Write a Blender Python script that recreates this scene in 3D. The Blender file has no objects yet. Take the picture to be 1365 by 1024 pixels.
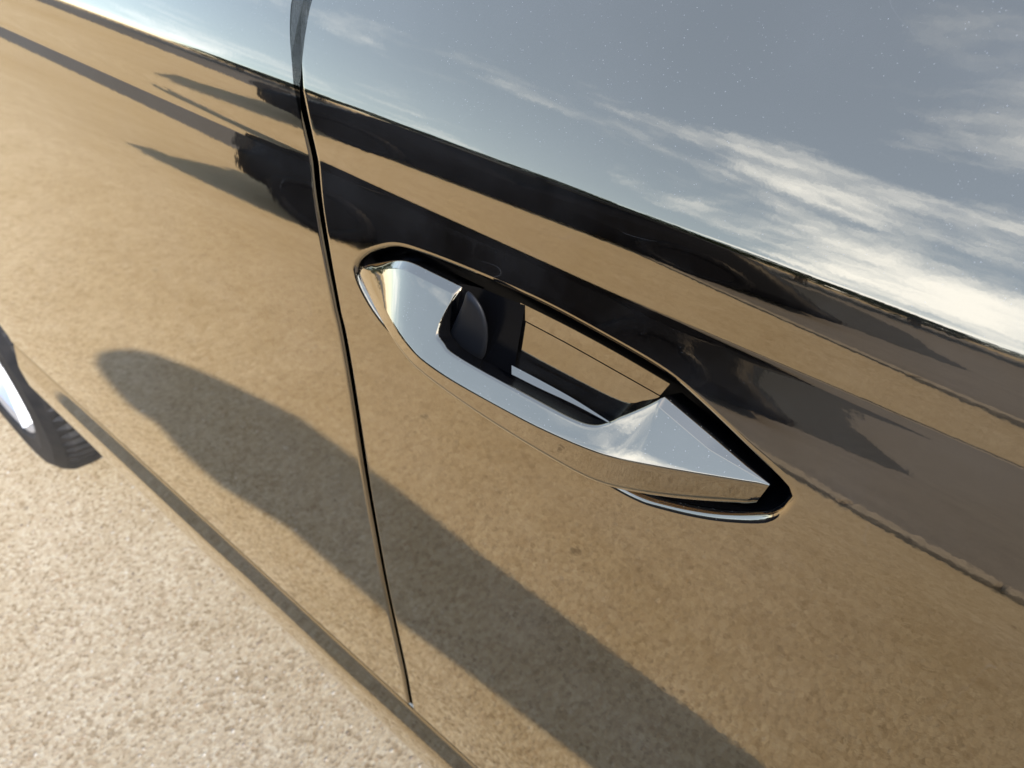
import bpy, bmesh, math, random
import numpy as np
from mathutils import Vector, Matrix
from mathutils.geometry import delaunay_2d_cdt

R = math.radians
scene = bpy.context.scene
C = scene.collection
random.seed(4)

# ------------------------------------------------------------------ camera
CAM = Vector((0.0, -0.225, 1.10))
PITCH, YAW, FPX = R(40.6), R(40.6), 1012.0          # focal length in pixels of a 1365-wide picture
cd = bpy.data.cameras.new('camera')
cam = bpy.data.objects.new('camera', cd); C.objects.link(cam)
cam.location = CAM
cam.rotation_euler = (math.pi / 2 - PITCH, 0, YAW)
cd.sensor_width = 36.0
cd.lens = FPX / 1365 * 36
cd.clip_start, cd.clip_end = 0.01, 2000
cd.dof.use_dof = True
cd.dof.focus_distance = 0.33
cd.dof.aperture_fstop = 15.0
scene.camera = cam

# ------------------------------------------------------------------ sky and sun
SUN_EL, SUN_AZ = R(38), R(-11.5)                        # azimuth measured from +X towards +Y
w = bpy.data.worlds.new('World'); scene.world = w; w.use_nodes = True
nt = w.node_tree; N = nt.nodes; L = nt.links; N.clear()
def wn(t, **k):
    n = N.new(t)
    for a, b in k.items(): setattr(n, a, b)
    return n
out = wn('ShaderNodeOutputWorld'); bg = wn('ShaderNodeBackground'); bg.inputs['Strength'].default_value = 0.15
sky = wn('ShaderNodeTexSky', sky_type='NISHITA', sun_disc=False, sun_elevation=SUN_EL, sun_rotation=math.pi / 2 - SUN_AZ,
         air_density=1.0, dust_density=0.6, ozone_density=1.6, altitude=200)
tc = wn('ShaderNodeTexCoord'); sep = wn('ShaderNodeSeparateXYZ'); L.new(tc.outputs['Generated'], sep.inputs[0])
def wm(op, a, b=None, c=None, clamp=False):
    n = wn('ShaderNodeMath', operation=op, use_clamp=clamp)
    for i, v in enumerate((a, b, c)):
        if v is None: continue
        if isinstance(v, (int, float)): n.inputs[i].default_value = v
        else: L.new(v, n.inputs[i])
    return n.outputs[0]
zc = wm('ADD', wm('MAXIMUM', sep.outputs['Z'], 0.0), 0.12)
comb = wn('ShaderNodeCombineXYZ')
L.new(wm('DIVIDE', sep.outputs['X'], zc), comb.inputs[0]); L.new(wm('DIVIDE', sep.outputs['Y'], zc), comb.inputs[1])
CLOUD_SHIFT = (4.95, 2.1, 0.0)
mp = wn('ShaderNodeMapping'); mp.inputs['Location'].default_value = CLOUD_SHIFT
mp.inputs['Rotation'].default_value = (0, 0, R(12)); mp.inputs['Scale'].default_value = (0.75, 1.15, 1)
L.new(comb.outputs[0], mp.inputs['Vector'])
cn = wn('ShaderNodeTexNoise'); cn.inputs['Scale'].default_value = 1.05; cn.inputs['Detail'].default_value = 9
cn.inputs['Roughness'].default_value = 0.62; cn.inputs['Distortion'].default_value = 0.35
L.new(mp.outputs[0], cn.inputs['Vector'])
ramp = wn('ShaderNodeMapRange', interpolation_type='SMOOTHSTEP'); ramp.inputs['From Min'].default_value = 0.52; ramp.inputs['From Max'].default_value = 0.73; ramp.inputs['To Min'].default_value = 0.0
low = wn('ShaderNodeMapRange', interpolation_type='SMOOTHSTEP'); low.inputs['From Min'].default_value = 0.52; low.inputs['From Max'].default_value = 0.28
low.inputs['To Min'].default_value = 0.0; low.inputs['To Max'].default_value = 0.13; L.new(sep.outputs['Z'], low.inputs['Value'])   # a bank of cloud towards the horizon
side = wn('ShaderNodeMapRange', interpolation_type='SMOOTHSTEP'); side.inputs['From Min'].default_value = -0.46; side.inputs['From Max'].default_value = -0.2; L.new(sep.outputs['X'], side.inputs['Value'])
L.new(wm('MULTIPLY_ADD', low.outputs[0], side.outputs[0], cn.outputs[0]), ramp.inputs['Value'])
mixc = wn('ShaderNodeMix', data_type='RGBA')
L.new(ramp.outputs[0], mixc.inputs['Factor'])
veil = wn('ShaderNodeMix', data_type='RGBA'); veil.inputs['Factor'].default_value = 0.16      # thin high haze
L.new(sky.outputs[0], veil.inputs['A']); veil.inputs['B'].default_value = (5.1, 7.2, 14.0, 1)
L.new(veil.outputs['Result'], mixc.inputs['A']); mixc.inputs['B'].default_value = (6.6, 8.2, 11.6, 1)
L.new(mixc.outputs['Result'], bg.inputs[0]); L.new(bg.outputs[0], out.inputs[0])

sd = bpy.data.lights.new('sun', 'SUN'); sd.energy = 2.4; sd.angle = R(0.53); sd.color = (1.0, 0.945, 0.865)
sun = bpy.data.objects.new('sun', sd); C.objects.link(sun)
to_sun = Vector((math.cos(SUN_EL) * math.cos(SUN_AZ), math.cos(SUN_EL) * math.sin(SUN_AZ), math.sin(SUN_EL)))
sun.rotation_euler = to_sun.to_track_quat('Z', 'Y').to_euler()
sun.location = to_sun * 20

vs = scene.view_settings
vs.view_transform = 'Standard'; vs.look = 'None'; vs.exposure = 1.3; vs.gamma = 1.0; vs.use_curve_mapping = False
scene.render.engine = 'CYCLES'
scene.render.resolution_x, scene.render.resolution_y = 1024, 768
scene.cycles.max_bounces = 10; scene.cycles.glossy_bounces = 8

# ------------------------------------------------------------------ material helpers
def mat(name, base=(0.5, 0.5, 0.5), rough=0.5, metal=0.0, spec=0.5, coat=0.0):
    m = bpy.data.materials.new(name); m.use_nodes = True
    b = m.node_tree.nodes['Principled BSDF']
    b.inputs['Base Color'].default_value = (*base, 1); b.inputs['Roughness'].default_value = rough
    b.inputs['Metallic'].default_value = metal; b.inputs['Specular IOR Level'].default_value = spec
    b.inputs['Coat Weight'].default_value = coat
    return m
class NT:
    def __init__(s, m): s.t = m.node_tree; s.b = s.t.nodes['Principled BSDF']; s.out = s.t.nodes['Material Output']
    def n(s, t, **k):
        x = s.t.nodes.new(t)
        for a, b in k.items(): setattr(x, a, b)
        return x
    def l(s, a, b): s.t.links.new(a, b)
    def co(s): return s.n('ShaderNodeTexCoord').outputs['Object']
    def mapped(s, vec, scale=(1, 1, 1), loc=(0, 0, 0), rot=(0, 0, 0)):
        x = s.n('ShaderNodeMapping'); x.inputs['Scale'].default_value = scale; x.inputs['Location'].default_value = loc
        x.inputs['Rotation'].default_value = rot; s.l(vec, x.inputs['Vector']); return x.outputs[0]
    def noise(s, vec, scale, detail=3, rough=0.5, dist=0.0):
        x = s.n('ShaderNodeTexNoise'); x.inputs['Scale'].default_value = scale; x.inputs['Detail'].default_value = detail
        x.inputs['Roughness'].default_value = rough; x.inputs['Distortion'].default_value = dist
        s.l(vec, x.inputs['Vector']); return x
    def voro(s, vec, scale, feature='F1', rnd=1.0):
        x = s.n('ShaderNodeTexVoronoi', feature=feature); x.inputs['Scale'].default_value = scale
        x.inputs['Randomness'].default_value = rnd; s.l(vec, x.inputs['Vector']); return x
    def ramp(s, fac, stops):
        x = s.n('ShaderNodeValToRGB'); e = x.color_ramp.elements
        while len(e) < len(stops): e.new(0.5)
        for el, (p, c) in zip(e, stops): el.position = p; el.color = (*c, 1)
        s.l(fac, x.inputs[0]); return x.outputs[0]
    def rng(s, v, a, b, c=0.0, d=1.0, smooth=False):
        x = s.n('ShaderNodeMapRange', interpolation_type='SMOOTHSTEP' if smooth else 'LINEAR')
        for k, q in zip(('From Min', 'From Max', 'To Min', 'To Max'), (a, b, c, d)): x.inputs[k].default_value = q
        s.l(v, x.inputs['Value']); return x.outputs[0]
    def math(s, op, a, b=None):
        x = s.n('ShaderNodeMath', operation=op)
        for i, v in enumerate((a, b)):
            if v is None: continue
            if isinstance(v, (int, float)): x.inputs[i].default_value = v
            else: s.l(v, x.inputs[i])
        return x.outputs[0]
    def mix(s, f, a, b, blend='MIX'):
        x = s.n('ShaderNodeMix', data_type='RGBA', blend_type=blend)
        for k, v in (('Factor', f), ('A', a), ('B', b)):
            if isinstance(v, (int, float)): x.inputs[k].default_value = v
            elif isinstance(v, tuple): x.inputs[k].default_value = (*v, 1)
            else: s.l(v, x.inputs[k])
        return x.outputs['Result']
    def bump(s, h, strength, dist, prev=None):
        x = s.n('ShaderNodeBump'); x.inputs['Strength'].default_value = strength; x.inputs['Distance'].default_value = dist
        s.l(h, x.inputs['Height'])
        if prev is not None: s.l(prev, x.inputs['Normal'])
        return x.outputs[0]

# ---- glossy black car paint: mirror-like clear coat, metal flake glints, dust specks
def paint_material():
    m = mat('black_car_paint', (0.45, 0.37, 0.285), 0.022, 1.0)
    t = NT(m); co = t.co()
    # clear coat: the mirror image grows stronger towards grazing view
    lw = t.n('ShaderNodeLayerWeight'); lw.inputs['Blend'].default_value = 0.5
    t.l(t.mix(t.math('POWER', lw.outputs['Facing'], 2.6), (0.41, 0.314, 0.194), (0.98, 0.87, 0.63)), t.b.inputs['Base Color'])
    peel = t.noise(co, 260, 2, 0.5)
    bp = t.bump(peel.outputs[0], 0.011, 0.001)
    t.l(bp, t.b.inputs['Normal'])
    sm = t.noise(co, 5, 4, 0.6)
    t.l(t.rng(sm.outputs[0], 0.3, 0.75, 0.016, 0.040), t.b.inputs['Roughness'])
    # dust lying on the surface: tiny pale specks
    v = t.voro(co, 1300)
    sz = t.n('ShaderNodeSeparateColor'); t.l(v.outputs['Color'], sz.inputs[0])
    thr = t.rng(sz.outputs[0], 0.90, 1.0, 0.0, 0.30)
    speck = t.math('LESS_THAN', v.outputs['Distance'], thr)
    dif = t.n('ShaderNodeBsdfDiffuse'); dif.inputs['Color'].default_value = (0.72, 0.70, 0.66, 1)
    nz = t.n('ShaderNodeNewGeometry'); sp = t.n('ShaderNodeSeparateXYZ'); t.l(nz.outputs['True Normal'], sp.inputs[0])
    upw = t.math('MULTIPLY', t.rng(sp.outputs[2], 0.27, 0.36), t.rng(t.noise(co, 16, 4, 0.7).outputs[0], 0.33, 0.55))                      # dust only settles where the panel looks upwards
    ms = t.n('ShaderNodeMixShader'); t.l(t.math('MULTIPLY', t.math('MULTIPLY', speck, upw), 0.24), ms.inputs[0])
    t.l(t.b.outputs[0], ms.inputs[1]); t.l(dif.outputs[0], ms.inputs[2])
    # a thin uneven film of dust and a few hairline scratches
    film = t.noise(co, 9, 6, 0.65); sc1 = t.noise(t.mapped(co, (1, 1, 1.6), (3, 1, 2)), 13, 1, 0.4, 0.6); brk = t.noise(co, 21, 2)
    line = t.math('MULTIPLY', t.math('LESS_THAN', t.math('ABSOLUTE', t.math('SUBTRACT', sc1.outputs[0], 0.5)), 0.0011), t.math('GREATER_THAN', brk.outputs[0], 0.60))
    fac = t.math('ADD', t.rng(film.outputs[0], 0.40, 0.75, 0.001, 0.020), t.math('MULTIPLY', line, 0.022))
    m2 = t.n('ShaderNodeMixShader'); t.l(fac, m2.inputs[0]); t.l(ms.outputs[0], m2.inputs[1]); t.l(dif.outputs[0], m2.inputs[2]); t.l(m2.outputs[0], t.out.inputs[0])
    return m
M = {}
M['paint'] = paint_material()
M['seal'] = mat('black_rubber', (0.012, 0.012, 0.012), 0.6)
M['blackgloss'] = mat('black_gloss_plastic', (0.003, 0.003, 0.0033), 0.22, 0.0, 0.12)
M['blackmat'] = mat('black_satin_plastic', (0.008, 0.0082, 0.009), 0.5, 0.0, 0.25)
def tyre_material():
    m = mat('tyre_rubber', (0.03, 0.03, 0.032), 0.62); t = NT(m); co = t.co()
    n = t.noise(co, 40, 4); t.l(t.ramp(n.outputs[0], [(0.3, (0.012, 0.0115, 0.011)), (0.7, (0.032, 0.028, 0.024))]), t.b.inputs['Base Color'])
    return m
M['tyre'] = tyre_material()
M['rim'] = mat('silver_rim', (0.70, 0.69, 0.67), 0.42, 0.7)
M['glass'] = mat('dark_window_glass', (0.012, 0.014, 0.016), 0.02, 0.0, 0.6)
M['darkpaint'] = mat('dark_car_paint', (0.006, 0.006, 0.008), 0.4, 0.0, 0.08)
M['lamp'] = mat('lamp_glass', (0.03, 0.03, 0.034), 0.2, 0.0, 0.2)

def concrete_material():
    m = mat('exposed_aggregate_concrete', rough=0.95, spec=0.1); t = NT(m); co = t.co()
    big = t.noise(co, 1.6, 5, 0.6); mid = t.noise(co, 62, 6, 0.75)
    fine = t.noise(co, 330, 3, 0.6); vor = t.voro(co, 185)
    sc = t.n('ShaderNodeSeparateColor'); t.l(vor.outputs['Color'], sc.inputs[0])
    stone = t.ramp(sc.outputs[0], [(0.0, (0.30, 0.22, 0.13)), (0.25, (0.50, 0.405, 0.27)), (0.6, (0.60, 0.50, 0.345)), (0.85, (0.70, 0.62, 0.46)), (1.0, (0.42, 0.30, 0.18))])
    c1 = t.ramp(mid.outputs[0], [(0.25, (0.42, 0.335, 0.22)), (0.5, (0.58, 0.48, 0.325)), (0.75, (0.66, 0.57, 0.41))])
    c = t.mix(0.74, c1, stone)
    c = t.mix(t.rng(fine.outputs[0], 0.25, 0.75, 0.0, 0.55), c, t.mix(1.0, c, (0.70, 0.66, 0.60), 'MULTIPLY'))
    c = t.mix(t.rng(big.outputs[0], 0.35, 0.7, 0.0, 0.55), c, t.mix(1.0, c, (0.84, 0.80, 0.72), 'MULTIPLY'))
    pat = t.noise(t.mapped(co, (1.0, 1.7, 1), rot=(0, 0, 0.5)), 7.5, 6, 0.7)
    c = t.mix(t.rng(pat.outputs[0], 0.42, 0.66, 0.0, 0.42), c, t.mix(1.0, c, (0.80, 0.76, 0.69), 'MULTIPLY'))
    spots = t.voro(co, 9); ss = t.n('ShaderNodeSeparateColor'); t.l(spots.outputs['Color'], ss.inputs[0])
    dark = t.math('LESS_THAN', spots.outputs['Distance'], t.rng(ss.outputs[1], 0.7, 1.0, 0.0, 0.12))
    c = t.mix(t.math('MULTIPLY', dark, 0.45), c, (0.12, 0.09, 0.06)); c = t.mix(1.0, c, (0.74, 0.745, 0.76), 'MULTIPLY')
    dif = t.n('ShaderNodeBsdfDiffuse'); dif.inputs['Roughness'].default_value = 1.0; t.l(c, dif.inputs['Color'])
    b = t.bump(vor.outputs['Distance'], 0.5, 0.004); b = t.bump(fine.outputs[0], 0.6, 0.003, b)
    t.l(b, dif.inputs['Normal']); t.l(dif.outputs[0], t.out.inputs[0])
    return m
M['concrete'] = concrete_material()
def asphalt_material():
    m = mat('asphalt', rough=0.9, spec=0.15); t = NT(m); co = t.co()
    a = t.noise(co, 3, 5, 0.6); v = t.voro(co, 110)
    sc = t.n('ShaderNodeSeparateColor'); t.l(v.outputs['Color'], sc.inputs[0])
    c = t.ramp(a.outputs[0], [(0.3, (0.080, 0.074, 0.069)), (0.7, (0.112, 0.103, 0.096))])
    c = t.mix(t.rng(sc.outputs[0], 0, 1, 0, 0.6), c, (0.145, 0.133, 0.122))
    t.l(c, t.b.inputs['Base Color']); t.l(t.bump(v.outputs['Distance'], 0.5, 0.005), t.b.inputs['Normal'])
    return m
M['asphalt'] = asphalt_material()
def dark_patch_material():
    m = mat('dark_patch', rough=0.85, spec=0.15); t = NT(m); n = t.noise(t.co(), 12, 4)
    t.l(t.ramp(n.outputs[0], [(0.3, (0.028, 0.029, 0.031)), (0.7, (0.045, 0.046, 0.047))]), t.b.inputs['Base Color']); return m
M['road_patch'] = dark_patch_material()
def kerb_material():
    m = mat('kerb_stone', rough=0.9, spec=0.2); t = NT(m); n = t.noise(t.co(), 30, 5, 0.65)
    t.l(t.ramp(n.outputs[0], [(0.3, (0.13, 0.115, 0.095)), (0.7, (0.24, 0.21, 0.17))]), t.b.inputs['Base Color'])
    t.l(t.bump(n.outputs[0], 0.4, 0.01), t.b.inputs['Normal']); return m
M['kerb'] = kerb_material()
def leaf_material(name, a, b):
    m = mat(name, rough=0.6); t = NT(m); n = t.noise(t.co(), 6, 3)
    t.l(t.ramp(n.outputs[0], [(0.3, a), (0.7, b)]), t.b.inputs['Base Color']); return m
M['leaf'] = leaf_material('leaves', (0.018, 0.03, 0.012), (0.05, 0.075, 0.025))
M['bark'] = mat('bark', (0.08, 0.06, 0.045), 0.9)
M['skin'] = mat('skin', (0.42, 0.26, 0.19), 0.5)
M['cloth'] = mat('dark_cloth', (0.02, 0.021, 0.026), 0.9)
M['hair'] = mat('dark_hair', (0.02, 0.015, 0.012), 0.6)

# ------------------------------------------------------------------ mesh helpers
def mesh_obj(name, verts, faces, m, parent=None, smooth=True, normals=None):
    me = bpy.data.meshes.new(name); me.from_pydata([tuple(map(float, v)) for v in verts], [], [tuple(int(i) for i in f) for f in faces])
    me.materials.append(m)
    me.polygons.foreach_set('use_smooth', [smooth] * len(me.polygons)); me.update()
    if normals is not None: me.normals_split_custom_set_from_vertices([tuple(n) for n in normals])
    o = bpy.data.objects.new(name, me); C.objects.link(o)
    if parent is not None: o.parent = parent
    return o
def bm_obj(name, bm, m, parent=None, smooth=False):
    me = bpy.data.meshes.new(name); bmesh.ops.recalc_face_normals(bm, faces=bm.faces); bm.to_mesh(me); bm.free()
    me.materials.append(m); me.polygons.foreach_set('use_smooth', [smooth] * len(me.polygons))
    o = bpy.data.objects.new(name, me); C.objects.link(o)
    if parent is not None: o.parent = parent
    return o
def empty(name, loc=(0, 0, 0)):
    o = bpy.data.objects.new(name, None); C.objects.link(o); o.location = loc; o.empty_display_size = 0.1; return o
def tag(o, label, cat, group=None):
    o['label'] = label; o['category'] = cat
    if group: o['group'] = group
    return o
def bm_box(bm, c, s, rz=0.0, bev=0.0):
    r = bmesh.ops.create_cube(bm, size=1.0, matrix=Matrix.Translation(c) @ Matrix.Rotation(rz, 4, 'Z') @ Matrix.Diagonal((*s, 1)))
    if bev: bmesh.ops.bevel(bm, geom=list({e for v in r['verts'] for e in v.link_edges}), offset=bev, segments=2, affect='EDGES')
def grid_faces(nr, nc, wrap=False):
    f = []
    for i in range(nr - 1):
        for j in range(nc if wrap else nc - 1):
            k = (j + 1) % nc
            f.append((i * nc + j, i * nc + k, (i + 1) * nc + k, (i + 1) * nc + j))
    return f

# ------------------------------------------------------------------ the flank of the car: y (inwards) as a function of height
TAU = [  # angle below the camera's horizontal at which the flank is met (fixes the height), lean of the panel from vertical (positive looks up), degrees
    (4, 43.0), (8, 41.0), (14, 37.0), (20, 33.5), (26, 28.5), (30.2, 25.2), (30.85, 24.4), (31.35, 14.5), (31.9, 13.6), (32.8, 12.2), (34.0, 9.0), (34.8, 6.4), (36.4, 5.2), (37.4, 7.0), (37.9, 12.0),
    (38.4, 16.2), (39.6, 16.8), (41.2, 15.0), (43.0, 13.0), (45.0, 11.6), (46.3, 10.5), (48, 8.6), (50, 7.4), (55, 6.4), (63, 6.0), (68, 5.8), (71.5, 5.0), (73, 3.0), (75, 1.0), (78, 0.0)]
_al = np.radians([a for a, b in TAU]); _tt = np.radians([b for a, b in TAU])
A0 = math.atan2(1.10 - 0.865, 0.225)
def _walk(sgn, end):
    a, dist, o = A0, 0.225, []
    st = math.radians(0.01)
    while (a < end) if sgn > 0 else (a > end):
        tt = math.tan(float(np.interp(a, _al, _tt))); o.append((1.10 - dist * math.tan(a), dist - 0.225, tt))
        dist += -tt * dist / math.cos(a) ** 2 * sgn * st / (1 + tt * math.tan(a)); a += sgn * st
    return o
_pr = np.array(_walk(1, math.radians(76))[::-1] + _walk(-1, math.radians(4))[1:])
ZT, YT, _tan = _pr[:, 0], _pr[:, 1], _pr[:, 2]
def ydoor(z): return np.interp(z, ZT, YT)
def sdoor(z): return np.interp(z, ZT, _tan)

# pixels of the photograph (1365 wide) -> rays from the camera
fw = np.array([-math.sin(YAW) * math.cos(PITCH), math.cos(YAW) * math.cos(PITCH), -math.sin(PITCH)])
rt = np.array([math.cos(YAW), math.sin(YAW), 0.0]); upv = np.cross(rt, fw)
CAMP = np.array(CAM)
def ray(p): return (p[0] - 682.5) * rt + (512 - p[1]) * upv + FPX * fw
def at_y(p, y): v = ray(p); return CAMP + v * ((y - CAMP[1]) / v[1])
def at_door(p, off=0.0):
    y = 0.0
    for _ in range(12):
        q = at_y(p, y); y = float(ydoor(q[2])) + off
    return at_y(p, y)

def seg_dist(P, poly, closed=True):
    A = np.asarray(poly); Bp = np.roll(A, -1, axis=0)
    if not closed: A, Bp = A[:-1], Bp[:-1]
    d = np.full(len(P), 1e9)
    for a, b in zip(A, Bp):
        ab = b - a; t = np.clip(((P - a) @ ab) / max(ab @ ab, 1e-12), 0, 1)
        d = np.minimum(d, np.linalg.norm(P - (a + t[:, None] * ab), axis=1))
    return d
def inside(P, poly):
    A = np.asarray(poly); r = np.zeros(len(P), bool); j = len(A) - 1
    for i in range(len(A)):
        xi, yi = A[i]; xj, yj = A[j]
        c = ((yi > P[:, 1]) != (yj > P[:, 1])) & (P[:, 0] < (xj - xi) * (P[:, 1] - yi) / (yj - yi + 1e-15) + xi)
        r ^= c; j = i
    return r
def smooth_poly(pts, n, closed=True):
    """Catmull-Rom through the points, then evenly resampled to n points"""
    P = np.asarray(pts, float); m = len(P); o = []
    for i in range(m if closed else m - 1):
        g = lambda k: P[k % m] if closed else P[min(max(k, 0), m - 1)]
        p0, p1, p2, p3 = g(i - 1), g(i), g(i + 1), g(i + 2)
        for t in np.linspace(0, 1, 16, endpoint=False):
            o.append(0.5 * (2 * p1 + (p2 - p0) * t + (2 * p0 - 5 * p1 + 4 * p2 - p3) * t * t + (3 * p1 - p0 - 3 * p2 + p3) * t ** 3))
    if not closed: o.append(P[-1])
    o = np.array(o)
    if closed: o = np.vstack([o, o[:1]])
    d = np.concatenate(([0], np.cumsum(np.linalg.norm(np.diff(o, axis=0), axis=1))))
    s = np.linspace(0, d[-1], n, endpoint=not closed)
    return np.stack([np.interp(s, d, o[:, k]) for k in range(o.shape[1])], 1)
def offset_poly(poly, d):
    P = np.asarray(poly); t = np.roll(P, -1, 0) - np.roll(P, 1, 0); t /= np.linalg.norm(t, axis=1)[:, None]
    n = np.stack([t[:, 1], -t[:, 0]], 1)
    area = 0.5 * np.sum(P[:, 0] * np.roll(P[:, 1], -1) - np.roll(P[:, 0], -1) * P[:, 1])
    return P + n * d * (1 if area > 0 else -1)

def z_of(alpha):                       # height at which the flank is met under a given angle
    a = np.degrees(np.arctan2(1.10 - ZT, 0.225 + YT)); return float(np.interp(-alpha, -a, ZT))
Z_BOT, Z_TOP, Z_CR = z_of(74.0), z_of(6.0), z_of(31.1)
ZROWS = np.unique(np.round(np.concatenate((np.arange(Z_BOT, 0.85, 0.0075), np.arange(0.85, Z_CR - 0.006, 0.0013),
                                           np.arange(Z_CR - 0.006, Z_CR + 0.005, 0.0004), np.arange(Z_CR + 0.005, Z_TOP, 0.0025))), 5))
print('profile', Z_BOT, Z_TOP, Z_CR, float(np.interp(Z_BOT, ZT, YT)), float(np.interp(Z_TOP, ZT, YT)))

def panel(name, x0, x1, rows, parent, hole=None, hole_r=0.004, cut=None, edge_r=0.0020, xstep=0.02, yfun=ydoor, shear=None):
    """a door skin: x0..x1 by rows of height, rolled edges, optional hole (rolled rim) and cut-away outline"""
    er = edge_r * np.array([0, 0.06, 0.2, 0.4, 0.65, 1.0, 1.5])
    xs = np.concatenate((x0 + er, np.arange(x0 + er[-1] + 0.004, x1 - er[-1] - 0.002, xstep), (x1 - er)[::-1]))
    zlow = rows[0]; zs = np.unique(np.concatenate((zlow + er, rows[rows > zlow + er[-1] + 0.0005])))
    X, Z = np.meshgrid(xs, zs); P = np.stack([X.ravel(), Z.ravel()], 1)
    edges = []; pts = []
    def loop(poly, closed=True):
        b = len(pts); n = len(poly); pts.extend(map(tuple, poly))
        edges.extend((b + i, b + (i + 1) % n) for i in range(n if closed else n - 1))
    if hole is not None:
        d = seg_dist(P, hole); P = P[(~inside(P, hole)) & (d > hole_r * 1.9)]
        loop(hole)
        for k in (0.05, 0.15, 0.3, 0.5, 0.75, 1.0, 1.3, 1.7):
            loop(offset_poly(hole, hole_r * k))
    if cut is not None:
        d = seg_dist(P, cut); P = P[(~inside(P, cut)) & (d > 0.012)]
        loop(cut)
        for k in (0.003, 0.006, 0.011): pts.extend(map(tuple, offset_poly(cut, k)))
        pts[:] = pts
    allp = np.vstack([np.array(pts).reshape(-1, 2), P]) if pts else P
    keep = (allp[:, 0] >= x0 - 1e-9) & (allp[:, 0] <= x1 + 1e-9) & (allp[:, 1] >= zlow - 1e-9) & (allp[:, 1] <= zs[-1] + 1e-9)
    if not keep.all():
        idx = np.cumsum(keep) - 1; edges = [(idx[a], idx[b]) for a, b in edges if keep[a] and keep[b]]; allp = allp[keep]
    res = delaunay_2d_cdt([Vector(p) for p in allp], [(int(a), int(b)) for a, b in edges], [], 0, 1e-7)
    V2 = np.array([tuple(v) for v in res[0]]); F = np.array([tuple(f) for f in res[2]])
    cen = V2[F].mean(1); ok = np.ones(len(F), bool)
    if hole is not None: ok &= ~inside(cen, hole)
    if cut is not None: ok &= ~inside(cen, cut)
    F = F[ok]
    def height(Q):
        y = yfun(Q[:, 1]).astype(float)
        def roll(e, r):
            e = np.clip(e, 0, r); return r - np.sqrt(np.maximum(r * r - (r - e) ** 2, 0))
        y = y + roll(Q[:, 0] - x0, edge_r) + roll(x1 - Q[:, 0], edge_r) + roll(Q[:, 1] - zlow, edge_r)
        if hole is not None:
            d = seg_dist(Q, hole); d = np.where(inside(Q, hole), 0, d); y = y + roll(d, hole_r)
        if cut is not None:
            d = seg_dist(Q, cut); d = np.where(inside(Q, cut), 0, d); y = y + roll(d, 0.006)
        return y
    h = 0.00025
    y = height(V2); gx = (height(V2 + [h, 0]) - height(V2 - [h, 0])) / (2 * h)
    gz = (height(V2 + [0, h]) - height(V2 - [0, h])) / (2 * h)
    nrm = np.stack([gx, -np.ones(len(gx)), gz], 1); nrm /= np.linalg.norm(nrm, axis=1)[:, None]
    V = np.stack([V2[:, 0], y, V2[:, 1]], 1)
    if shear is not None: V[:, 0] += shear(V[:, 0], V[:, 2])
    # orientation: outwards is -y
    t = F[0]; nn = np.cross(V[t[1]] - V[t[0]], V[t[2]] - V[t[0]])
    if nn[1] > 0: F = F[:, ::-1]
    # return flange along every boundary edge
    cnt = {}
    for f in F:
        for a, b in ((f[0], f[1]), (f[1], f[2]), (f[2], f[0])): cnt[(a, b)] = 1
    V = list(V); nrm = list(nrm); F = [tuple(f) for f in F]
    for (a, b) in [e for e in cnt if (e[1], e[0]) not in cnt]:
        va, vb = V[a], V[b]; e = vb - va; fn = np.cross(np.array([0, 1.0, 0]), e); fn /= max(np.linalg.norm(fn), 1e-9)
        k = len(V); dep = np.array([0, 0.014, 0])
        V += [va, vb, vb + dep, va + dep]; nrm += [-fn] * 4; F.append((k + 1, k, k + 3, k + 2))
    o = mesh_obj(name, V, F, M['paint'], parent, True, nrm); o.data.materials.append(M['seal'])
    for pl in o.data.polygons:
        if len(pl.vertices) == 4: pl.material_index = 1
    return o

# ------------------------------------------------------------------ setting: ground, road, kerb
def sheet(name, pts, z, m):
    o = mesh_obj(name, [(x, y, z) for x, y in pts], [tuple(range(len(pts)))], m, None, False); o['kind'] = 'structure'; return o
sheet('ground', [(-300, -300), (300, -300), (300, 300), (-300, 300)], 0.0, M['concrete'])
KERB = smooth_poly([(40, -2.2), (12, -2.2), (5, -2.2), (1.5, -2.18), (0.3, -2.22), (-0.6, -2.45), (-1.6, -3.1), (-3.0, -4.2), (-5, -5.4), (-9, -6.4), (-16, -7.2), (-40, -8.5)], 400, closed=False)
road = [tuple(p) for p in KERB] + [(-40, -19), (40, -19)]
sheet('road', road, 0.004, M['asphalt'])
kerb = empty('kerb'); kerb['kind'] = 'structure'
# kerb stones, one block after the other along the curve
d = np.concatenate(([0], np.cumsum(np.linalg.norm(np.diff(KERB, axis=0), axis=1))))
s = 34.0
while s < 50.0:
    a = np.array([np.interp(s, d, KERB[:, k]) for k in (0, 1)]); b = np.array([np.interp(s + 0.48, d, KERB[:, k]) for k in (0, 1)])
    c = (a + b) / 2; e = b - a; bm = bmesh.new()
    bm_box(bm, (c[0], c[1], 0.0 + random.uniform(-.003, .003)), (np.linalg.norm(e) - 0.008, 0.13, 0.055), math.atan2(e[1], e[0]) + random.uniform(-.008, .008), 0.008)
    bm_obj('kerb_stone', bm, M['kerb'], kerb); s += 0.48

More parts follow.
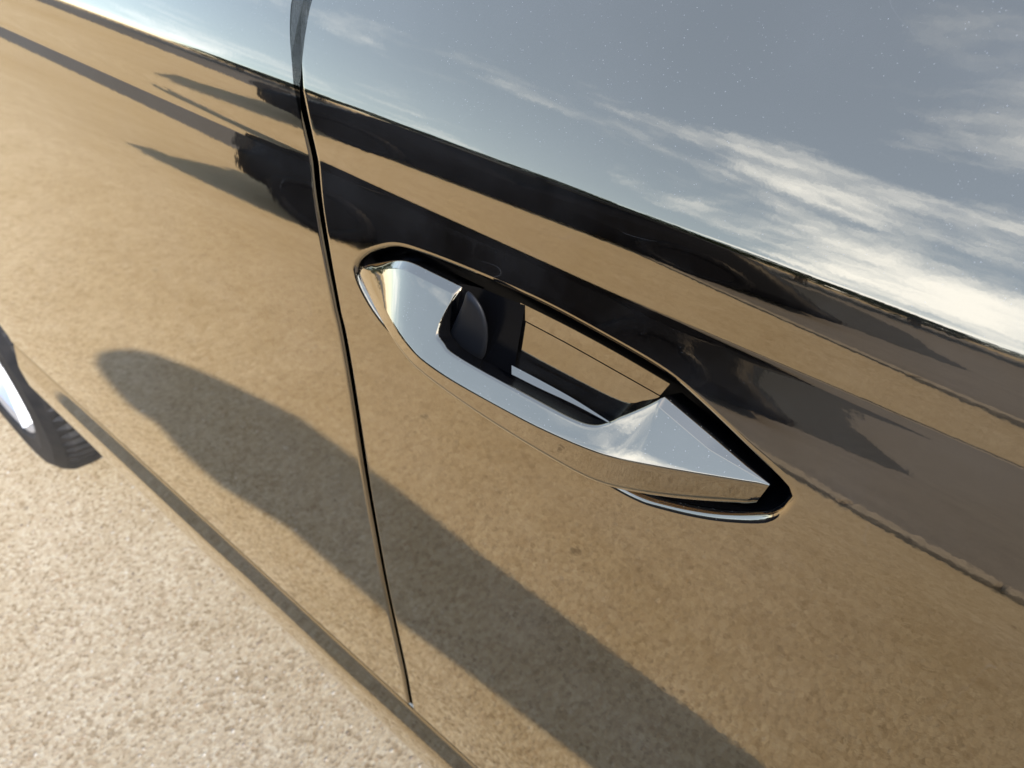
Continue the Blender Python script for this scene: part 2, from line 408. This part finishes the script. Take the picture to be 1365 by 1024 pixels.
# loose grit and small stones standing proud of the concrete
def stone_material():
    m = mat('grit', rough=1.0, spec=0.0); t = NT(m); v = t.voro(t.co(), 70)
    sc = t.n('ShaderNodeSeparateColor'); t.l(v.outputs['Color'], sc.inputs[0])
    t.l(t.ramp(sc.outputs[0], [(0.0, (0.16, 0.12, 0.085)), (0.35, (0.36, 0.29, 0.21)), (0.7, (0.42, 0.36, 0.27)), (1.0, (0.50, 0.45, 0.37))]), t.b.inputs['Base Color']); return m
M['grit'] = stone_material()
rg = np.random.default_rng(11); NS = 15000
base = np.array([(1, 0, 0), (0, 1, 0), (-1, 0, 0), (0, -1, 0), (.1, .05, 1), (0, 0, -.6)]); bf = np.array([(0, 1, 4), (1, 2, 4), (2, 3, 4), (3, 0, 4), (1, 0, 5), (2, 1, 5), (3, 2, 5), (0, 3, 5)])
rad = 0.0011 + 0.0030 * rg.random(NS) ** 3; an_ = rg.random(NS) * 6.283; sq = 0.6 + 0.4 * rg.random(NS)
px_ = -2.4 + 3.1 * rg.random(NS); py_ = 0.12 - 1.75 * rg.random(NS) ** 1.3
jit = 1 + 0.25 * (rg.random((NS, 6, 3)) - 0.5); vv_ = base[None] * jit * rad[:, None, None]; vv_[:, :, 1] *= sq[:, None]; vv_[:, :, 2] *= 0.7
ca, sa = np.cos(an_)[:, None], np.sin(an_)[:, None]
X_ = vv_[:, :, 0] * ca - vv_[:, :, 1] * sa + px_[:, None]; Y_ = vv_[:, :, 0] * sa + vv_[:, :, 1] * ca + py_[:, None]; Z_ = vv_[:, :, 2] + 0.0004
VV = np.stack([X_, Y_, Z_], 2).reshape(-1, 3); FF = (bf[None] + 6 * np.arange(NS)[:, None, None]).reshape(-1, 3)
gv = mesh_obj('gravel', VV, FF, M['grit'], None, False); gv['kind'] = 'stuff'
gv['label'] = 'fine loose grit scattered over the pale concrete beside the car'; gv['category'] = 'gravel'

# ------------------------------------------------------------------ the car in front of the camera
car = empty('parked_car', (0, 0, 0))
tag(car, 'glossy black car mirroring the pavement, its flank with the door handle filling the picture', 'car')
WX, WZ, WR = -1.43, 0.325, 0.325

# outline of the handle opening, read off the photograph
HOLE_PX = [(476, 362), (484, 346), (502, 337), (530, 333), (570, 345), (640, 373), (720, 409), (800, 452), (880, 499), (930, 540),
           (990, 597), (1046, 652), (1046, 668), (1035, 681), (1012, 689), (950, 686), (890, 674), (845, 659), (780, 622), (700, 574), (620, 524), (560, 478), (515, 432), (490, 396)]
HOLE3 = np.array([at_door(p) for p in HOLE_PX])
HOLE = smooth_poly(HOLE3[:, [0, 2]], 170)

SEAM_PX = [(372, 0), (395, 128), (413, 215), (425, 290), (438, 350), (455, 430), (470, 520), (490, 650), (512, 770), (525, 830), (540, 896), (566, 1024)]
_sm = np.array([at_door(p) for p in SEAM_PX]); _sm = _sm[np.argsort(_sm[:, 2])]
_sz = np.linspace(_sm[0, 2], _sm[-1, 2], 200); _sx = np.interp(_sz, _sm[:, 2], _sm[:, 0]); _sx = np.convolve(np.pad(_sx, 6, mode='edge'), np.ones(13) / 13, mode='valid')
def seam_shift(x, z):                     # the gap between the doors is not quite upright
    sh = np.interp(z, _sz, _sx) + 0.3365
    wd = np.interp(z, [0.78, 0.83], [0.35, 0.022])
    return sh * np.clip(1 - np.abs(x + 0.3365) / wd, 0, 1)
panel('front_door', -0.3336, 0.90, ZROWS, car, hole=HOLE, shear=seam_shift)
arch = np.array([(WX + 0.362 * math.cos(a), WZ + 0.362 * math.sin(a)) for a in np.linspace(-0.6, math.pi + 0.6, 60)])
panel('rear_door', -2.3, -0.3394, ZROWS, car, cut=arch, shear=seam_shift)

def ydoor_at(z): return float(ydoor(z))
# rocker panel below the doors: its own profile, cut off at the wheel arch
yb = ydoor_at(Z_BOT); ZB = Z_BOT
ROCK = [(yb + 0.012, ZB - 0.0012), (yb + 0.0045, ZB - 0.0018), (yb + 0.0012, ZB - 0.0040), (yb - 0.0030, ZB - 0.022), (yb - 0.0062, ZB - 0.037), (yb - 0.0068, ZB - 0.044), (yb - 0.0062, ZB - 0.07),
        (yb - 0.0045, ZB - 0.085), (yb + 0.0005, ZB - 0.105), (yb + 0.0095, ZB - 0.127), (yb + 0.021, ZB - 0.146), (yb + 0.06, ZB - 0.153), (yb + 0.12, ZB - 0.15)]
ROCK = smooth_poly(ROCK, 60, closed=False)
xs = np.linspace(0.90, -1.075, 40)
V = [(x if i < 39 else x, y, z) for i, x in enumerate(xs) for y, z in ROCK]
mesh_obj('rocker_panel', V, grid_faces(len(xs), len(ROCK)), M['paint'], car)

# dark rubber seal behind the gap between the doors, wheel house and belt seal
zz = np.linspace(Z_BOT - 0.01, Z_TOP, 60)
V = []; 
for z in zz:
    y = ydoor_at(z) + 0.0125
    q = float(seam_shift(np.array([-0.3365]), np.array([z]))[0]); V += [(-0.352 + q, y, z), (-0.3365 + q, y - 0.004, z), (-0.321 + q, y, z)]
mesh_obj('door_seal', V, grid_faces(60, 3), M['seal'], car)
V = []
for z in (Z_BOT - 0.012, Z_BOT + 0.006): V += [(-1.075, yb + 0.013, z), (0.9, yb + 0.013, z)]
mesh_obj('door_seal', V, [(0, 1, 3, 2)], M['seal'], car)
an = np.linspace(0.0, math.pi, 30); V = []
for a in an:
    for dy in (0.012, 0.30): V.append((WX + 0.372 * math.cos(a), dy - 0.04, WZ + 0.372 * math.sin(a)))
mesh_obj('wheel_house', V, grid_faces(30, 2), M['blackmat'], car)
mesh_obj('wheel_house', [(-2.1, 0.24, 0.1), (-1.0, 0.24, 0.1), (-1.0, 0.24, 0.75), (-2.1, 0.24, 0.75)], [(0, 1, 2, 3)], M['blackmat'], car)
mesh_obj('underbody', [(-1.08, 0.09, ZB - 0.147), (0.9, 0.09, ZB - 0.147), (0.9, 1.7, ZB - 0.147), (-1.08, 1.7, ZB - 0.147)], [(0, 1, 2, 3)], M['blackmat'], car)
# window line above the door
ys = ydoor_at(Z_TOP); ZW = Z_TOP + 0.006
bm = bmesh.new(); bm_box(bm, (-0.7, ys + 0.010, ZW), (3.2, 0.022, 0.012), 0, 0.003); bm_obj('belt_trim', bm, M['blackmat'], car)
for (a, b) in ((-0.30, 0.9), (-1.3, -0.36)):
    bm = bmesh.new(); vv = [bm.verts.new(p) for p in ((a, ys + .014, ZW), (b, ys + .014, ZW), (b, ys + .19, 1.42), (a, ys + .19, 1.42))]
    bm.faces.new(vv); bmesh.ops.solidify(bm, geom=bm.faces[:], thickness=0.004); bm_obj('window', bm, M['glass'], car)
bm = bmesh.new(); vv = [bm.verts.new(p) for p in ((-0.36, ys + .012, ZW + 0.002), (-0.30, ys + .012, ZW + 0.002), (-0.30, ys + .188, 1.42), (-0.36, ys + .188, 1.42))]
bm.faces.new(vv); bmesh.ops.solidify(bm, geom=bm.faces[:], thickness=0.006); bm_obj('door_pillar', bm, M['blackgloss'], car)
V = []
for i, t in enumerate(np.linspace(0, 1, 10)):
    for x in (-1.6, 0.9): V.append((x, ys + .19 + 1.1 * t, 1.42 + 0.06 * math.sin(math.pi * t)))
mesh_obj('roof', V, grid_faces(10, 2), M['paint'], car)

# wheel
def wheel(parent, cx, cy, cz, r, width, tyre_m, rim_m, spokes=5, wname='wheel', tread=True, disc=False):
    h = empty(wname, (cx, cy, cz)); h.parent = parent
    prof = [(r * 0.70, 0.0), (r * 0.73, -0.008), (r * 0.80, -0.012), (r * 0.90, -0.008), (r * 0.955, 0.004), (r * 0.985, 0.018), (r, 0.045), (r, width - 0.035), (r * 0.992, width - 0.016), (r * 0.93, width), (r * 0.70, width)]
    na = 252; V = []
    for k in range(na):
        a = 2 * math.pi * k / na
        for q, (rr, yy) in enumerate(prof):
            g = 0.006 if (tread and q in (5, 6, 7) and k % 3 == 0) else 0.0
            V.append(((rr - g) * math.cos(a), yy, (rr - g) * math.sin(a)))
    n = len(prof); F = [(k * n + j, k * n + j + 1, ((k + 1) % na) * n + j + 1, ((k + 1) % na) * n + j) for k in range(na) for j in range(n - 1)]
    mesh_obj('tyre', V, F, tyre_m, h, False)
    bm = bmesh.new()
    rp = [(r * 0.71, 0.004), (r * 0.70, -0.004), (r * 0.66, 0.002), (r * 0.63, 0.02), (r * 0.62, width * 0.8)]
    for k in range(64):
        for (rr, yy) in rp: bm.verts.new((rr * math.cos(2 * math.pi * k / 64), yy, rr * math.sin(2 * math.pi * k / 64)))
    bm.verts.ensure_lookup_table(); n = len(rp)
    for k in range(64):
        for j in range(n - 1): bm.faces.new([bm.verts[i] for i in (k * n + j, k * n + j + 1, ((k + 1) % 64) * n + j + 1, ((k + 1) % 64) * n + j)])
    for k in range(spokes):
        for sgn in (-1, 1):
            a = 2 * math.pi * k / spokes + 0.3; a2 = a + sgn * 0.20
            p = [(0.05 * r * sgn, 0), ]
            c0 = Vector((math.cos(a + sgn * .25) * r * 0.16, 0.03, math.sin(a + sgn * .25) * r * 0.16)); c1 = Vector((math.cos(a2) * r * 0.67, 0.004, math.sin(a2) * r * 0.67))
            dd = (c1 - c0); ln = dd.length; mid = (c0 + c1) / 2
            bmesh.ops.create_cube(bm, size=1, matrix=Matrix.Translation(mid) @ dd.to_track_quat('X', 'Y').to_matrix().to_4x4() @ Matrix.Diagonal((ln, 0.016, 0.024, 1)))
    bmesh.ops.create_cone(bm, cap_ends=True, segments=32, radius1=r * 0.2, radius2=r * 0.17, depth=0.03, matrix=Matrix.Translation((0, 0.03, 0)) @ Matrix.Rotation(math.pi / 2, 4, 'X'))
    if disc: bmesh.ops.create_cone(bm, cap_ends=True, segments=32, radius1=r * 0.7, radius2=r * 0.66, depth=0.03, matrix=Matrix.Translation((0, 0.012, 0)) @ Matrix.Rotation(math.pi / 2, 4, 'X'))
    bm_obj('rim', bm, rim_m, h)
    return h
wheel(car, WX, -0.034, WZ, WR, 0.23, M['tyre'], M['rim']).rotation_euler = (0, 0, R(-1))

# ------------------------------------------------------------------ the door handle
handle = empty('door_handle', (float(HOLE[:, 0].mean()), 0.0, 0.865)); handle.parent = car
handle['label'] = 'angular glossy black pull handle with chamfered top'
HL = np.array(handle.location)
def hobj(name, V, F, m, smooth=True):
    return mesh_obj(name, np.asarray(V) - HL, F, m, handle, smooth)

def on_ray(p, dist):                       # point on a pixel's ray at a given distance in y from the camera
    v = ray(p); return CAMP + v * (dist / v[1])
def ang(p): v = ray(p); return -v[2] / v[1]   # tangent of the downward angle in the yz plane

# stations along the grip: top edge T, ridge Rg, bottom edge Bt as seen in the photograph; t0 = where the top face starts (cut-out)
ST = [  # T            ridge        bottom       t0
    ((482, 357), (481, 360), (478, 365), 0.0),
    ((486, 353), (486, 370), (483, 376), 0.0),
    ((500, 348.5), (500, 394), (494, 404), 0.0),
    ((536, 346), (520, 428), (511, 438), 0.0),
    ((575, 363), (539, 455), (528, 466), 0.0),
    ((604, 377), (552, 471), (541, 482), 0.0),
    ((613, 381.5), (557, 476), (546, 488), 0.0)]
RID = [(557, 476), (594, 503), (661, 541), (728, 576), (791, 603), (831, 614)]
BOT = [(546, 488), (583, 518), (648, 563), (714, 604), (776, 640), (818, 655)]
TOPL, TOPR = (613, 381.5), (884, 528)
INN = [(585, 437), (589, 455), (602, 470), (648, 497), (715, 533), (762, 558), (790, 567), (812, 564), (845, 548)]
TAUF = 39.0
def build_station(T, Rg, Bt):
    dT = 0.227; P_T = on_ray(T, dT)
    ta = math.radians(TAUF); aR = ang(Rg)
    wd = (dT * aR - (CAMP[2] - P_T[2])) / (math.cos(ta) + math.sin(ta) * aR)
    wd = max(wd, 0.0006)
    dR = dT - math.sin(ta) * wd; P_R = on_ray(Rg, dR)
    dB = dR - 0.0004; P_B = on_ray(Bt, dB)
    return P_T, P_R, P_B
def lerp(a, b, t): return np.asarray(a, float) * (1 - t) + np.asarray(b, float) * t
# dense stations: left wedge, bar, right wedge
rid = smooth_poly(np.array(RID), 61, closed=False); bot = smooth_poly(np.array(BOT), 61, closed=False)
left = np.array([list(a) + list(b) + list(c) for a, b, c, d in ST]); left = smooth_poly(left, 30, closed=False)
right = np.array([list(TOPR) + [831, 614] + [818, 655], [905, 545.5, 862, 621, 850, 662.5], [950, 583, 925, 631, 907, 670], [990, 616, 975, 639, 960, 674], [1015, 636.5, 1010, 644.5, 992, 675], [1026, 645.5, 1025, 647.5, 1005, 674]])
right = smooth_poly(right, 34, closed=False)
# inner outline -> t0 per station of the bar zone
inn = smooth_poly(np.array([(613, 381.5)] + INN + [(884, 528)]), 240, closed=False)
stations = []
for q in left[:-1]: stations.append((*build_station(q[0:2], q[2:4], q[4:6]), 0.0))
NB = 96
def bar_pix(u):
    T = lerp(TOPL, TOPR, u); k = u * 60; i = min(int(k), 59); f = k - i
    return T, lerp(rid[i], rid[i + 1], f), lerp(bot[i], bot[i + 1], f)
us = np.unique(np.concatenate((np.linspace(0, 1, NB), np.linspace(0, 0.06, 14), np.linspace(0.9, 1, 12))))
for u in us:
    T, Rg, Bt = bar_pix(u)
    # intersection of the segment T->Rg with the inner outline (largest t)
    a = inn[:-1]; b = inn[1:]; dcut = 0.0
    rr = Rg - T
    for p, q in zip(a, b):
        s_ = q - p; den = rr[0] * s_[1] - rr[1] * s_[0]
        if abs(den) < 1e-9: continue
        t = ((p[0] - T[0]) * s_[1] - (p[1] - T[1]) * s_[0]) / den
        v = ((p[0] - T[0]) * rr[1] - (p[1] - T[1]) * rr[0]) / den
        if -1e-6 <= v <= 1 + 1e-6 and 0 <= t < 0.97: dcut = max(dcut, t)
    stations.append((*build_station(T, Rg, Bt), dcut))
for q in right[1:]: stations.append((*build_station(q[0:2], q[2:4], q[4:6]), 0.0))

_A = np.array([np.concatenate(s_[:3]) for s_ in stations]); _n = len(_A)
for _ in range(4):                        # soften the turns between wedge and bar
    _S = _A.copy()
    for i in range(4, _n - 4): k_ = 3 if i < 0.55 * _n else min(8, _n - 1 - i); _S[i, 3:] = _A[i - k_:i + k_ + 1, 3:].mean(0)
    _A = _S
stations = [(a_[0:3], a_[3:6], a_[6:9], s_[3]) for a_, s_ in zip(_A, stations)]

def fillet_poly(P, radii, nseg=6, nsub=5):
    """polyline with rounded corners; constant number of points"""
    o = []; n = len(P); prev = P[0]
    for i in range(1, n - 1):
        A, B_, D = P[i - 1], P[i], P[i + 1]
        u = A - B_; v = D - B_; lu, lv = np.linalg.norm(u), np.linalg.norm(v); u = u / max(lu, 1e-9); v = v / max(lv, 1e-9)
        cs = np.clip(u @ v, -0.999, 0.999); half = math.acos(cs) / 2
        tl = min(radii[i] / math.tan(half), 0.42 * lu, 0.42 * lv)
        s_, e_ = B_ + u * tl, B_ + v * tl
        for k in range(nsub): o.append(lerp(prev, s_, k / nsub))
        for k in range(nseg): t = k / nseg; o.append((1 - t) ** 2 * s_ + 2 * t * (1 - t) * B_ + t * t * e_)
        prev = e_
    for k in range(nsub + 1): o.append(lerp(prev, P[-1], k / nsub))
    return o
rows = []
inw = np.array([0, 0.022, -0.004])
for (T, Rg, Bt, t0) in stations:
    E = lerp(T, Rg, t0)
    W = E + np.array([0, 0.018, -0.010]) * (1.0 if t0 < 0.05 else 0.75)
    mid_sz = max(np.linalg.norm(Rg - E), 1e-5)
    Bk = Bt + np.array([0, 0.016, -0.002])
    fl = np.linalg.norm(Rg - E); ch = min(0.0050, 0.3 * fl) * (1.0 if t0 < 0.02 else 0.35)
    Cp = E + (Rg - E) / max(fl, 1e-6) * ch
    E = E + np.array([0, 0.55, -0.35]) * ch * 0.75
    rows.append(fillet_poly([W, E, Cp, Rg, Bt, Bk], [0, 0.0020, 0.0016, 0.0026, 0.0045, 0]))
rows = np.array(rows); nr, nc = rows.shape[:2]
g = hobj('grip', rows.reshape(-1, 3), grid_faces(nr, nc), M['paint'])
# the finger side of the grip is bare black plastic
g.data.materials.append(M['blackgloss'])
for i, pl in enumerate(g.data.polygons):
    if i % (nc - 1) < 5: pl.material_index = 1
back = []
for (T, Rg, Bt, t0) in stations:
    E = lerp(T, Rg, t0); w0 = E + np.array([0, 0.018, -0.010]) * (1.0 if t0 < 0.05 else 0.75)
    b0 = Bt + np.array([0, 0.016, -0.002])
    if t0 > 0.05: back.append([w0 + np.array([0, 0.0002, 0]), lerp(w0, b0, .5) + np.array([0, 0.0006, 0]), b0 + np.array([0, 0.0002, 0])])
back = np.array(back); hobj('grip_back', back.reshape(-1, 3), grid_faces(len(back), 3), M['blackgloss'])

# recess: black gloss surround running inwards from the rim of the opening, then a floor
ring = []
h3 = np.stack([HOLE[:, 0], ydoor(HOLE[:, 1]) + 0.004, HOLE[:, 1]], 1)
cen = np.array([HOLE[:, 0].mean(), 0, 0.862])
V = []
for (sx, sz, dy) in ((1.0, 1.0, 0.0005), (0.997, 0.99, 0.004), (0.985, 0.955, 0.012), (0.97, 0.91, 0.024), (0.92, 0.84, 0.034), (0.5, 0.45, 0.036), (0.0, 0.0, 0.036)):
    for p in h3: V.append((cen[0] + (p[0] - cen[0]) * sx, p[1] * (1 if sx > 0.9 else 0) + dy, cen[2] + (p[2] - cen[2]) * sz))
hobj('recess_cup', V, grid_faces(7, len(h3), True), M['blackgloss'])

# painted panel seen through the opening, behind the grip
def quad_grid(pa, pb, pc, pd, dist_top, dist_bot, n=14, bulge=0.0):
    V = []
    for i in range(n):
        t = i / (n - 1)
        for j in range(n):
            s_ = j / (n - 1)
            V.append(on_ray(lerp(lerp(pa, pb, s_), lerp(pd, pc, s_), t), dist_top + (dist_bot - dist_top) * t))
    return V, grid_faces(n, n)
def tilt_strip(top_px, bot_px, dist_top, tau, n=24):
    """strip whose top edge lies at dist_top and that leans by tau degrees down to the pixel line bot_px"""
    tp = smooth_poly(np.array(top_px, float), n, closed=False); bp = smooth_poly(np.array(bot_px, float), n, closed=False); V = []; tt = math.tan(math.radians(tau)); rowsV = [[] for _ in range(9)]; last = []
    for a, b in zip(tp, bp):
        A = on_ray(a, dist_top) if np.isscalar(dist_top) else on_ray(a, dist_top[len(last)])
        # y - yA = tt*(z-zA) on ray b
        v = ray(b); k = ((A[1] - CAMP[1]) - tt * (A[2] - CAMP[2])) / (v[1] - tt * v[2]); Bq = CAMP + v * k
        last.append(Bq[1] - CAMP[1])
        for r in range(9): rowsV[r].append(lerp(A, Bq, r / 8))
    for r in rowsV: V += r
    return V, grid_faces(9, n), last
V, F, last = tilt_strip([(694, 404), (760, 437), (830, 475), (893, 512)], [(684, 419), (752, 455), (818, 492), (880, 527)], 0.2290, 5.0)
hobj('recess_lip', V, F, M['paint'])
V, F, last = tilt_strip([(683.5, 420.5), (751.5, 456.5), (817.5, 493.5), (879.5, 528.5)], [(679, 492), (720, 530), (780, 566), (822, 566)], [x + 0.0003 for x in last], 11.0)
hobj('recess_panel', V, F, M['paint'])
# pale ledge low in the recess
V, F, last = tilt_strip([(682, 487), (720, 507), (765, 532), (812, 562)], [(682, 499), (720, 518), (765, 539), (812, 564)], 0.2188, 48)
hobj('recess_ledge', V, F, M['paint'])

# black mount at the left of the opening with its rounded end cap
V, F, last = tilt_strip([(612, 378), (640, 384), (668, 395), (700, 407)], [(590, 470), (620, 490), (650, 510), (684, 500)], 0.229, 12)
hobj('mount', V, F, M['blackgloss'])
outl = smooth_poly(np.array([(624, 388), (617, 405), (605, 432), (599, 446), (602, 462), (615, 480), (632, 484), (645, 476), (650, 455), (649, 430), (640, 405)]), 60)
cpt = outl.mean(0); V = []
for r, dd in ((1.0, 0.222), (0.985, 0.2205), (0.94, 0.2195), (0.7, 0.219), (0.35, 0.2188), (0.0, 0.2187)):
    for p in outl: V.append(on_ray(lerp(cpt, p, r), dd))
hobj('end_cap', V, grid_faces(6, 60, True), M['blackmat'])

# ------------------------------------------------------------------ what the paint mirrors: a dark car across the pavement
def other_car(loc, rz):
    c = empty('dark_car', loc); c.rotation_euler = (0, 0, rz)
    tag(c, 'black car parked opposite, seen only mirrored in the dark band above the handle', 'car')
    side = [(-2.15, 0.35), (-2.18, 0.55), (-2.10, 0.72), (-1.2, 0.95), (-0.55, 1.38), (0.2, 1.45), (0.9, 1.40), (1.6, 1.05), (2.1, 0.7), (2.45, 0.36), (2.6, 0.14), (1.75, 0.06), (1.0, 0.06), (-0.8, 0.06), (-1.0, 0.2), (-1.75, 0.26)]
    side = smooth_poly(np.array(side), 90) * [0.68, 0.92]; V = []
    for k, (yy, sc) in enumerate(((-0.90, 0.0), (-0.90, 0.86), (-0.86, 0.94), (-0.70, 0.99), (0, 1.0), (0.70, 0.99), (0.86, 0.94), (0.90, 0.86), (0.90, 0.0))):
        for x, z in side:
            inset = max(0, z - 0.80) * 0.3 * (1 if yy < 0 else -1) if abs(yy) > 0.5 else 0
            V.append((x * sc, yy + inset, 0.6 + (z - 0.6) * (sc if sc else 0)))
    mesh_obj('body', V, grid_faces(9, 90, True), M['darkpaint'], c)
    for sy in (-1, 1):
        for q in ([(-0.95, 1.0), (-0.45, 1.33), (0.15, 1.38), (0.15, 1.0)], [(0.22, 1.0), (0.22, 1.38), (0.95, 1.33), (1.45, 1.02)]):
            P = [(x * 0.68, sy * 0.885, 0.92 * z - 0.03) for x, z in q]
            mesh_obj('side_window', P, [(0, 1, 2, 3)], M['glass'], c, False)
    for x in (-0.90, 0.93):
        wheel(c, x, -0.93, 0.31, 0.31, 0.2, M['darkpaint'], M['darkpaint'], tread=False, disc=True)
        h = wheel(c, x, 0.93, 0.31, 0.31, 0.2, M['darkpaint'], M['darkpaint'], tread=False, disc=True); h.rotation_euler = (0, 0, math.pi)
    for sy in (-0.6, 0.6):
        bm = bmesh.new(); bm_box(bm, (-1.42, sy, 0.68), (0.12, 0.34, 0.12), 0, 0.03); bm_obj('headlight', bm, M['lamp'], c)
    return c
other_car((-2.62, -3.55, 0.0), R(-27))

# pointed patch of dark colour laid flat on the road
PATCH = smooth_poly([(-0.2, -5.0), (-0.7, -4.45), (-1.5, -4.2), (-2.4, -4.5), (-3.6, -5.6), (-4.6, -9.0), (-2.6, -11.0), (-1.1, -8.6), (-0.5, -6.2)], 50)
o = sheet('dark_patch', [tuple(p) for p in PATCH], 0.008, M['road_patch'])

# trees along the far side of the road and one behind the wheel: only their mirror image shows
def tree(loc, hgt, rad, label, seed):
    rnd = random.Random(seed); t = empty('tree', loc)
    tag(t, label, 'tree', 'trees mirrored along the horizon')
    prof = [(0, .14), (hgt * .25, .11), (hgt * .5, .08), (hgt * .8, .03)]; V = []
    for z, r in prof:
        for k in range(8): V.append((r * math.cos(k * math.pi / 4), r * math.sin(k * math.pi / 4), z))
    mesh_obj('trunk', V, grid_faces(4, 8, True), M['bark'], t)
    V = []; F = []
    lobes = [(Vector((rnd.uniform(-.6, .6) * rad, rnd.uniform(-.6, .6) * rad, hgt * rnd.uniform(.3, .85))), rad * rnd.uniform(.45, .7)) for _ in range(9)]
    for c_, r_ in lobes:
        for k in range(420):
            dv = Vector((rnd.gauss(0, 1), rnd.gauss(0, 1), rnd.gauss(0, 1))).normalized() * r_ * rnd.uniform(.5, 1) ** .5; p = c_ + dv
            if p.z < 0.15: continue
            a = Vector((rnd.uniform(-1, 1), rnd.uniform(-1, 1), rnd.uniform(-1, 1))).normalized(); b = a.orthogonal().normalized(); sz = rnd.uniform(.07, .16)
            i = len(V); V += [p + a * sz, p + b * sz * .6, p - a * sz, p - b * sz * .6]; F.append((i, i + 1, i + 2, i + 3))
    mesh_obj('crown', V, F, M['leaf'], t, False)
    return t
k = 0
for x in np.arange(-22, 14, 2.3):
    tree((x + random.uniform(-.4, .4), -14.6 + random.uniform(-.4, .4), 0), 4.0 + random.uniform(-.5, .5), 1.9, 'low leafy tree in the far row mirrored under the shoulder crease', 100 + k); k += 1
tree((-8.5, -1.0, 0), 3.0, 1.7, 'leafy green tree mirrored in the left end of the door handle', 7)['group'] = 'tree behind the car'

# ------------------------------------------------------------------ the photographer, whose shadow lies along the car
def person(x, y, face):
    p = empty('person', (x, y, 0)); tag(p, 'person in a dark hooded jacket, seen as a long shadow mirrored in the doors', 'person')
    p.rotation_euler = (0, 0, face)
    J = {  # joint: position relative to the feet (facing -x), radius
        'pelvis': ((.02, 0, .95), (.15, .14)), 'waist': ((.06, 0, 1.10), (.145, .13)), 'chest': ((.105, 0, 1.30), (.17, .14)), 'neck0': ((.125, 0, 1.45), (.13, .145)), 'neck': ((.13, 0, 1.53), (.12, .14)),
        'head0': ((.14, 0, 1.60), (.10, .115)), 'head1': ((.15, 0, 1.68), (.085, .095)), 'head2': ((.155, 0, 1.755), (.045, .05)),
        'hipL': ((.0, .10, .90), (.11, .13)), 'kneeL': ((-.09, .12, .50), (.085, .11)), 'ankL': ((-.17, .13, .09), (.042, .042)), 'toeL': ((-.32, .14, .045), (.04, .035)),
        'hipR': ((.0, -.10, .90), (.11, .13)), 'kneeR': ((-.09, -.12, .50), (.085, .11)), 'ankR': ((-.17, -.13, .09), (.042, .042)), 'toeR': ((-.32, -.14, .045), (.04, .035)),
        'shL': ((.09, .19, 1.40), (.07, .08)), 'elL': ((.06, .23, 1.12), (.055, .055)), 'wrL': ((.02, .22, .88), (.036, .036)),
        'shR': ((.09, -.19, 1.40), (.07, .08)), 'elR': ((.06, -.23, 1.12), (.055, .055)), 'wrR': ((.02, -.22, .88), (.036, .036))}
    E = [('pelvis', 'waist'), ('waist', 'chest'), ('chest', 'neck0'), ('neck0', 'neck'), ('neck', 'head0'), ('head0', 'head1'), ('head1', 'head2'),
         ('pelvis', 'hipL'), ('hipL', 'kneeL'), ('kneeL', 'ankL'), ('ankL', 'toeL'), ('pelvis', 'hipR'), ('hipR', 'kneeR'), ('kneeR', 'ankR'), ('ankR', 'toeR'),
         ('chest', 'shL'), ('shL', 'elL'), ('elL', 'wrL'), ('chest', 'shR'), ('shR', 'elR'), ('elR', 'wrR')]
    # hands: palm and five fingers hanging at the sides
    def add(n, pos, r, frm): J[n] = (tuple(pos), (r, r)); E.append((frm, n))
    for sfx, hand in (('L', np.array([.0, .21, .76])), ('R', np.array([.0, -.21, .76]))):
        wr = np.array(J['wr' + sfx][0]); d_ = hand - wr; d_ = d_ / np.linalg.norm(d_)
        palm = hand - d_ * 0.05; add('palm' + sfx, palm, .026, 'wr' + sfx)
        for k, (du, ln) in enumerate(((-.028, .055), (-.01, .065), (.009, .06), (.026, .048))):
            k0 = palm + d_ * .035 + np.array([du, 0, 0]); k1 = k0 + d_ * ln * .6; k2 = k1 + d_ * ln * .25 + np.array([0.01, 0, 0])
            add(f'f{sfx}{k}a', k0, .009, 'palm' + sfx); add(f'f{sfx}{k}b', k1, .0085, f'f{sfx}{k}a'); add(f'f{sfx}{k}c', k2, .0075, f'f{sfx}{k}b')
        t0 = palm + np.array([-.03, 0, .01]); add('t' + sfx + 'a', t0, .011, 'palm' + sfx); add('t' + sfx + 'b', t0 + d_ * .04 + np.array([-.02, 0, .0]), .009, 't' + sfx + 'a')
    names = list(J); me = bpy.data.meshes.new('body')
    me.from_pydata([J[n][0] for n in names], [(names.index(a), names.index(b)) for a, b in E], [])
    o = bpy.data.objects.new('body', me); C.objects.link(o); o.parent = p
    sk = o.modifiers.new('skin', 'SKIN'); sk.use_smooth_shade = True
    for i, n in enumerate(names): me.skin_vertices[0].data[i].radius = J[n][1]
    me.skin_vertices[0].data[0].use_root = True
    ss = o.modifiers.new('sub', 'SUBSURF'); ss.levels = ss.render_levels = 1
    dg = bpy.context.evaluated_depsgraph_get(); m2 = bpy.data.meshes.new_from_object(o.evaluated_get(dg)); o.modifiers.clear(); o.data = m2
    m2.materials.clear(); m2.materials.append(M['cloth']); m2.materials.append(M['skin']); m2.materials.append(M['hair'])
    for pl in m2.polygons:
        c_ = pl.center; pl.use_smooth = True
        if c_.z > 1.50: pl.material_index = 2 if (c_.z > 1.70 or c_.x > 0.15) else 1
        elif abs(c_.y) > .17 and c_.z < .87 and c_.z > .6: pl.material_index = 1
    return p
person(0.45, -0.735, R(-80))
